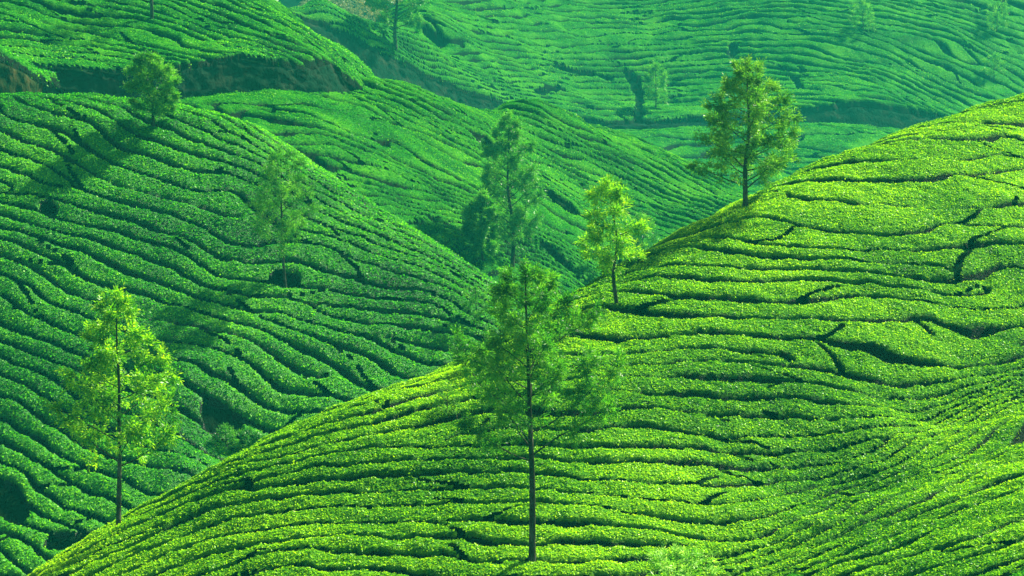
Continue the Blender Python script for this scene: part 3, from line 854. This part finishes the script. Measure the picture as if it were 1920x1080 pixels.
def make_tree(name, label, hill, foot, toppx, wide_px, bare, mat, seed, limbs=14, twigs=7, leaves=9, leaf=0.16, prof=None, lean=0.0, rad=None, group=None, base=None, leaflets=5, slim=0.16, up=0.8, cat='tree', fork=False, wob=0.02):
    rg = np.random.default_rng(seed)
    P0 = base if base is not None else HILLS[hill].hit(*foot)
    if P0 is None:
        print('no foot for', label); return None
    P0 = P0.copy(); P0[2] -= 0.9 * HILLS[hill].height
    D = P0[1]
    ptop = at(toppx[0], toppx[1], D)
    Ht = ptop[2] - P0[2]
    width = wide_px * D / F_PX
    S_ = HILLS[hill].S
    rad = (rad or 0.011 * Ht + 0.02) * S_
    leaf = leaf * S_
    prof = prof or (lambda t: math.sin(math.pi * (0.12 + 0.86 * (1 - t) ** 0.75)) ** 0.8)
    root = bpy.data.objects.new(name, None)
    COL.objects.link(root)
    root.location = P0
    root.empty_display_size = 0.3
    tag(root, label, cat, group or {'silver_oak_tree': 'shade trees among the tea', 'wild_shrub': 'wild shrubs among the tea'}.get(name))
    n = 14
    ts = np.linspace(0, 1, n)
    path = np.zeros((n, 3))
    path[:, 2] = ts * Ht
    wobx = vnoise(ts * 3.5, ts * 0 + seed, seed) * wob * Ht; woby = vnoise(ts * 3.5, ts * 0 + seed + 9.0, seed + 3) * wob * Ht
    path[:, 0] = (ptop[0] - P0[0]) * ts ** 1.3 + (wobx - wobx[0]); path[:, 1] = woby - woby[0]
    radii = rad * (1 - ts) ** 0.8 + 0.008
    radii[0] *= 1.35
    T = Tubes(); T.add(path, radii, 8)
    link('trunk', T.mesh('trunk', M_BARK), root)
    LP, LD = [], []

    def on_trunk(t):
        return np.array([np.interp(t, ts, path[:, k]) for k in range(3)])

    az = rg.uniform(0, 6.28)
    for k in range(limbs):
        q = (k + rg.uniform(-0.3, 0.3)) / limbs
        q = min(max(q, 0.0), 0.97)
        t = bare + (1 - bare) * q ** 1.05
        az += 2.4 + rg.uniform(-0.5, 0.5)
        ln = width / 2 * prof(q) * rg.uniform(0.8, 1.12) + 0.05 * Ht * (1 - q) * 0.3
        o = np.array([math.cos(az), math.sin(az), 0.0])
        p0 = on_trunk(t * 0.96)
        rise = ln * up * rg.uniform(0.7, 1.2)
        room = (Ht * 1.0 - p0[2])
        rise = min(rise, room * 0.85)
        m = 7
        w = np.linspace(0, 1, m)
        pts = p0 + o[None] * (ln * w ** 0.92)[:, None]
        pts[:, 2] += rise * w ** rg.uniform(0.8, 1.3)
        pts += rg.normal(0, 0.018 * ln, (m, 3)) * w[:, None]
        r0 = max(0.32 * np.interp(t, ts, radii) + 0.004, 0.010)
        TB = Tubes(); TB.add(pts, r0 * (1 - 0.8 * w) + 0.002, 5)
        tip = unit(pts[-1] - pts[-2])
        ntw = max(3, int(round(twigs * (0.35 + 1.0 * ln / (width / 2)))))
        for j in range(ntw):
            s = 0.28 + 0.72 * (j + rg.random()) / ntw
            b = np.array([np.interp(s, w, pts[:, c_]) for c_ in range(3)])
            dv = unit(o * 0.6 + rg.normal(0, 0.6, 3) + np.array([0, 0, 0.45]))
            tl = (0.14 * ln + 0.10 * width * (1.05 - s) + 0.10) * rg.uniform(0.6, 1.3)
            tw = np.stack([b, b + dv * tl * 0.5 + rg.normal(0, 0.05 * tl, 3), b + dv * tl + np.array([0, 0, 0.1 * tl])])
            TB.add(tw, [r0 * 0.35 * (1 - 0.5 * s) + 0.002, 0.004, 0.002], 3)
            for _ in range(leaves):
                e_ = 1 - 0.8 * rg.random() ** 1.6
                LP.append(tw[0] * (1 - e_) + tw[2] * e_ + rg.normal(0, 0.07 * tl + 0.02, 3)); LD.append(unit(dv + rg.normal(0, 0.5, 3)))
        for _ in range(leaves):
            LP.append(pts[-1] + rg.normal(0, 0.04, 3)); LD.append(tip)
        link('branch', TB.mesh('branch', M_BARK), root)
    for _ in range(leaves * 4):
        LP.append(path[-1] - np.array([0, 0, rg.uniform(0, 0.08 * Ht)]) + rg.normal(0, 0.03, 3)); LD.append(np.array([rg.normal(0, 0.5), rg.normal(0, 0.5), 0.8]))
    v_, f_ = compound_leaves(np.array(LP), np.array(LD), leaf, rg, leaflets, slim)
    tag(link('crown', mesh_np('crown', v_, f_, mat), root), kind='stuff')
    return root


egg = lambda t: (0.78 + 0.55 * t) if t < 0.35 else max(0.16, 0.97 * (1 - ((t - 0.35) / 0.68) ** 1.7))
cone = lambda t: (0.9 + 0.2 * t) if t < 0.25 else max(0.14, 0.95 * (1 - ((t - 0.25) / 0.8) ** 1.25))
oval = lambda t: (0.95 + 0.25 * t) if t < 0.2 else max(0.2, 1.0 * (1 - ((t - 0.2) / 0.86) ** 1.5))
dia = lambda t: (0.85 + 0.4 * t) if t < 0.3 else max(0.14, 0.97 * (1 - ((t - 0.3) / 0.75) ** 1.05))

make_tree('silver_oak_tree', 'tall airy tree with dark trunk standing in the middle of the front slope', 'front', (998, 1050), (990, 492), 318, 0.38, M_TREE, 11, limbs=25, twigs=12, leaves=23, leaf=0.22, prof=dia, leaflets=7, slim=0.13, up=0.75, rad=0.105)
make_tree('silver_oak_tree', 'bright yellow-green tree in front of dark hedges, on the low edge of front slope', 'front', (222, 988), (228, 542), 228, 0.30, M_TREE_Y, 23, limbs=24, twigs=9, leaves=14, leaf=0.28, prof=cone, leaflets=5, slim=0.2, up=0.6, rad=0.085)
make_tree('silver_oak_tree', 'small yellowish tree with crooked trunk on the skyline of the front slope', 'front', (1158, 572), (1140, 338), 96, 0.28, M_TREE_Y, 31, limbs=14, twigs=6, leaves=11, leaf=0.28, prof=lambda t: 0.8 + 0.25 * math.sin(t * 5), leaflets=7, slim=0.14, up=0.5, wob=0.03, rad=0.07)
make_tree('silver_oak_tree', 'full olive-green tree standing alone high on the crest of front slope', 'front', (1398, 384), (1405, 112), 190, 0.17, M_TREE_O, 47, limbs=30, twigs=10, leaves=17, leaf=0.24, prof=oval, leaflets=5, slim=0.17, up=0.45, rad=0.105)
make_tree('silver_oak_tree', 'tall hazy tree on the middle ridge, larger of a pair', 'ridge', (960, 505), (957, 212), 112, 0.20, M_TREE_D, 53, limbs=30, twigs=11, leaves=26, leaf=0.28, prof=egg, leaflets=5, slim=0.12, up=0.9, rad=0.13)
make_tree('silver_oak_tree', 'small hazy tree on the middle ridge, shorter of a pair', 'ridge', (908, 492), (907, 362), 60, 0.26, M_TREE_D, 59, limbs=20, twigs=9, leaves=28, leaf=0.26, prof=egg, up=0.7, rad=0.07)
make_tree('silver_oak_tree', 'slender feathery pale tree growing among hedges of the shaded middle slope', 'middle', (535, 530), (525, 276), 118, 0.28, M_TREE, 61, limbs=22, twigs=9, leaves=18, leaf=0.26, prof=egg, leaflets=5, slim=0.10, up=0.7, rad=0.07)
make_tree('silver_oak_tree', 'bushy leaning tree on the grassy rim before the dark earth bank', 'middle', (288, 235), (280, 103), 95, 0.22, M_TREE, 67, limbs=20, twigs=10, leaves=22, leaf=0.26, prof=egg, up=0.6, rad=0.09)
make_tree('silver_oak_tree', 'dark tree cut by the top of the picture above the diagonal bank', 'far', (743, 92), (740, -70), 110, 0.30, M_TREE_D, 71, limbs=18, twigs=10, leaves=18, leaf=0.34, prof=egg, up=0.5, rad=0.16)
make_tree('silver_oak_tree', 'tree trunk cut off by picture top on the terrace above the road', 'terrace', (285, 38), (292, -170), 120, 0.42, M_TREE, 73, limbs=12, twigs=6, leaves=8, leaf=0.3, prof=egg, up=0.6, rad=0.12)
make_tree('silver_oak_tree', 'faint small tree behind the yellowish tree on the front skyline', 'ridge', (1204, 500), (1206, 402), 58, 0.3, M_TREE, 79, limbs=14, twigs=6, leaves=9, leaf=0.28, prof=egg, up=0.7, rad=0.06)
make_tree('silver_oak_tree', 'tiny thin tree low on the ridge beside the small yellowish tree', 'ridge', (1132, 527), (1130, 440), 40, 0.45, M_TREE, 80, limbs=10, twigs=5, leaves=7, leaf=0.25, prof=egg, up=0.7, rad=0.05)
make_tree('silver_oak_tree', 'faint sapling at the low end of the shaded slope near the tall airy tree', 'middle', (894, 604), (890, 540), 55, 0.3, M_TREE, 83, limbs=10, twigs=5, leaves=8, leaf=0.2, prof=egg, up=0.5, rad=0.03)
make_tree('silver_oak_tree', 'pale misty tree beside the dark gully on the far hillside', 'far', (1228, 205), (1228, 120), 44, 0.25, M_TREE, 89, limbs=14, twigs=6, leaves=9, leaf=0.32, prof=egg, up=0.7, rad=0.06)
make_tree('silver_oak_tree', 'ghostly faint tree near the top of the far hillside', 'far', (1618, 62), (1618, 5), 45, 0.25, M_TREE, 97, limbs=12, twigs=5, leaves=7, leaf=0.32, prof=egg, up=0.7, rad=0.05)
make_tree('silver_oak_tree', 'ghostly faint tree in the upper corner of the far hillside', 'far', (1868, 62), (1870, 5), 45, 0.25, M_TREE, 101, limbs=12, twigs=5, leaves=7, leaf=0.32, prof=egg, up=0.7, rad=0.05)
make_tree('silver_oak_tree', 'faint thin tree on the far hillside just above the front skyline', 'far', (1863, 150), (1865, 102), 34, 0.3, M_TREE, 103, limbs=10, twigs=5, leaves=6, leaf=0.3, prof=egg, up=0.7, rad=0.05)
b_ = HILLS['front'].hit(1270, 1130)
make_tree('sapling', 'pale feathery sapling whose top shows at the bottom edge, below the gully', 'front', None, (1268, 1036), 150, 0.05, M_PALE, 107, limbs=12, twigs=6, leaves=6, leaf=0.26, prof=egg, leaflets=7, slim=0.14, up=0.5, rad=0.035, base=b_, cat='sapling')

make_tree('wild_shrub', 'small dull olive twiggy shrub poking out of hedges by the front skyline', 'front', (838, 772), (836, 728), 46, 0.08, M_TREE_O, 111, limbs=12, twigs=5, leaves=5, leaf=0.12, prof=egg, up=0.7, rad=0.02, cat='shrub')
make_tree('wild_shrub', 'dark leafy shrub down in the hollow behind the bright yellow-green tree', 'middle', (425, 842), (424, 800), 46, 0.05, M_TREE_D, 113, limbs=12, twigs=6, leaves=9, leaf=0.16, prof=egg, up=0.6, rad=0.02, cat='shrub')
make_tree('wild_shrub', 'rounded leafy shrub at the rim of hollow just above the front skyline', 'middle', (470, 838), (468, 806), 50, 0.05, M_TREE_D, 127, limbs=12, twigs=6, leaves=9, leaf=0.16, prof=egg, up=0.6, rad=0.02, cat='shrub')

# dry brush on the slope far behind
S = HILLS['scrub']
rg = np.random.default_rng(5)
C, A, B = [], [], []
for k in range(260):
    p = S.hit(rg.uniform(570, 790), rg.uniform(-60, 55))
    if p is None:
        continue
    m = 90
    r = rg.uniform(0.5, 1.4)
    q = rg.normal(0, 1, (m, 3)); q /= np.linalg.norm(q, axis=1)[:, None]
    q *= (r * rg.uniform(0.4, 1.0, m) ** 0.5)[:, None]; q[:, 2] = np.abs(q[:, 2]) * 1.1
    a_ = rg.normal(0, 1, (m, 3)); a_ /= np.linalg.norm(a_, axis=1)[:, None]
    b2 = np.cross(a_, rg.normal(0, 1, (m, 3))); b2 /= np.linalg.norm(b2, axis=1)[:, None]
    C.append(p + q); A.append(a_ * 0.2); B.append(b2 * 0.09)
v_, f_ = blades(np.concatenate(C), np.concatenate(A), np.concatenate(B))
tag(link('scrub_vegetation', mesh_np('scrub', v_, f_, M_SCRUB)), 'dry yellowish scrub on the distant slope behind the ridge', 'scrub', kind='stuff')

# ------------------------------------------------------------------ hazy air
HZ_LO, HZ_HI = np.array([-390, -70, -1.5]), np.array([390, 650, 60.0])
x0, y0, z0 = HZ_LO; x1, y1, z1 = HZ_HI
hv = np.array([(x0, y0, z0), (x1, y0, z0), (x1, y1, z0), (x0, y1, z0), (x0, y0, z1), (x1, y0, z1), (x1, y1, z1), (x0, y1, z1)])
hf = np.array([(0, 3, 2, 1), (4, 5, 6, 7), (0, 1, 5, 4), (1, 2, 6, 5), (2, 3, 7, 6), (3, 0, 4, 7)])
hm, N, L = new_mat('haze')
out = N.new('ShaderNodeOutputMaterial')
pv = N.new('ShaderNodeVolumePrincipled')
pv.inputs['Color'].default_value = (0.03, 0.75, 0.52, 1)
pv.inputs['Density'].default_value = 0.00034
pv.inputs['Anisotropy'].default_value = 0.2
L.new(pv.outputs[0], out.inputs['Volume'])
haze = tag(link('haze', mesh_np('haze', hv, hf, hm)), kind='stuff')
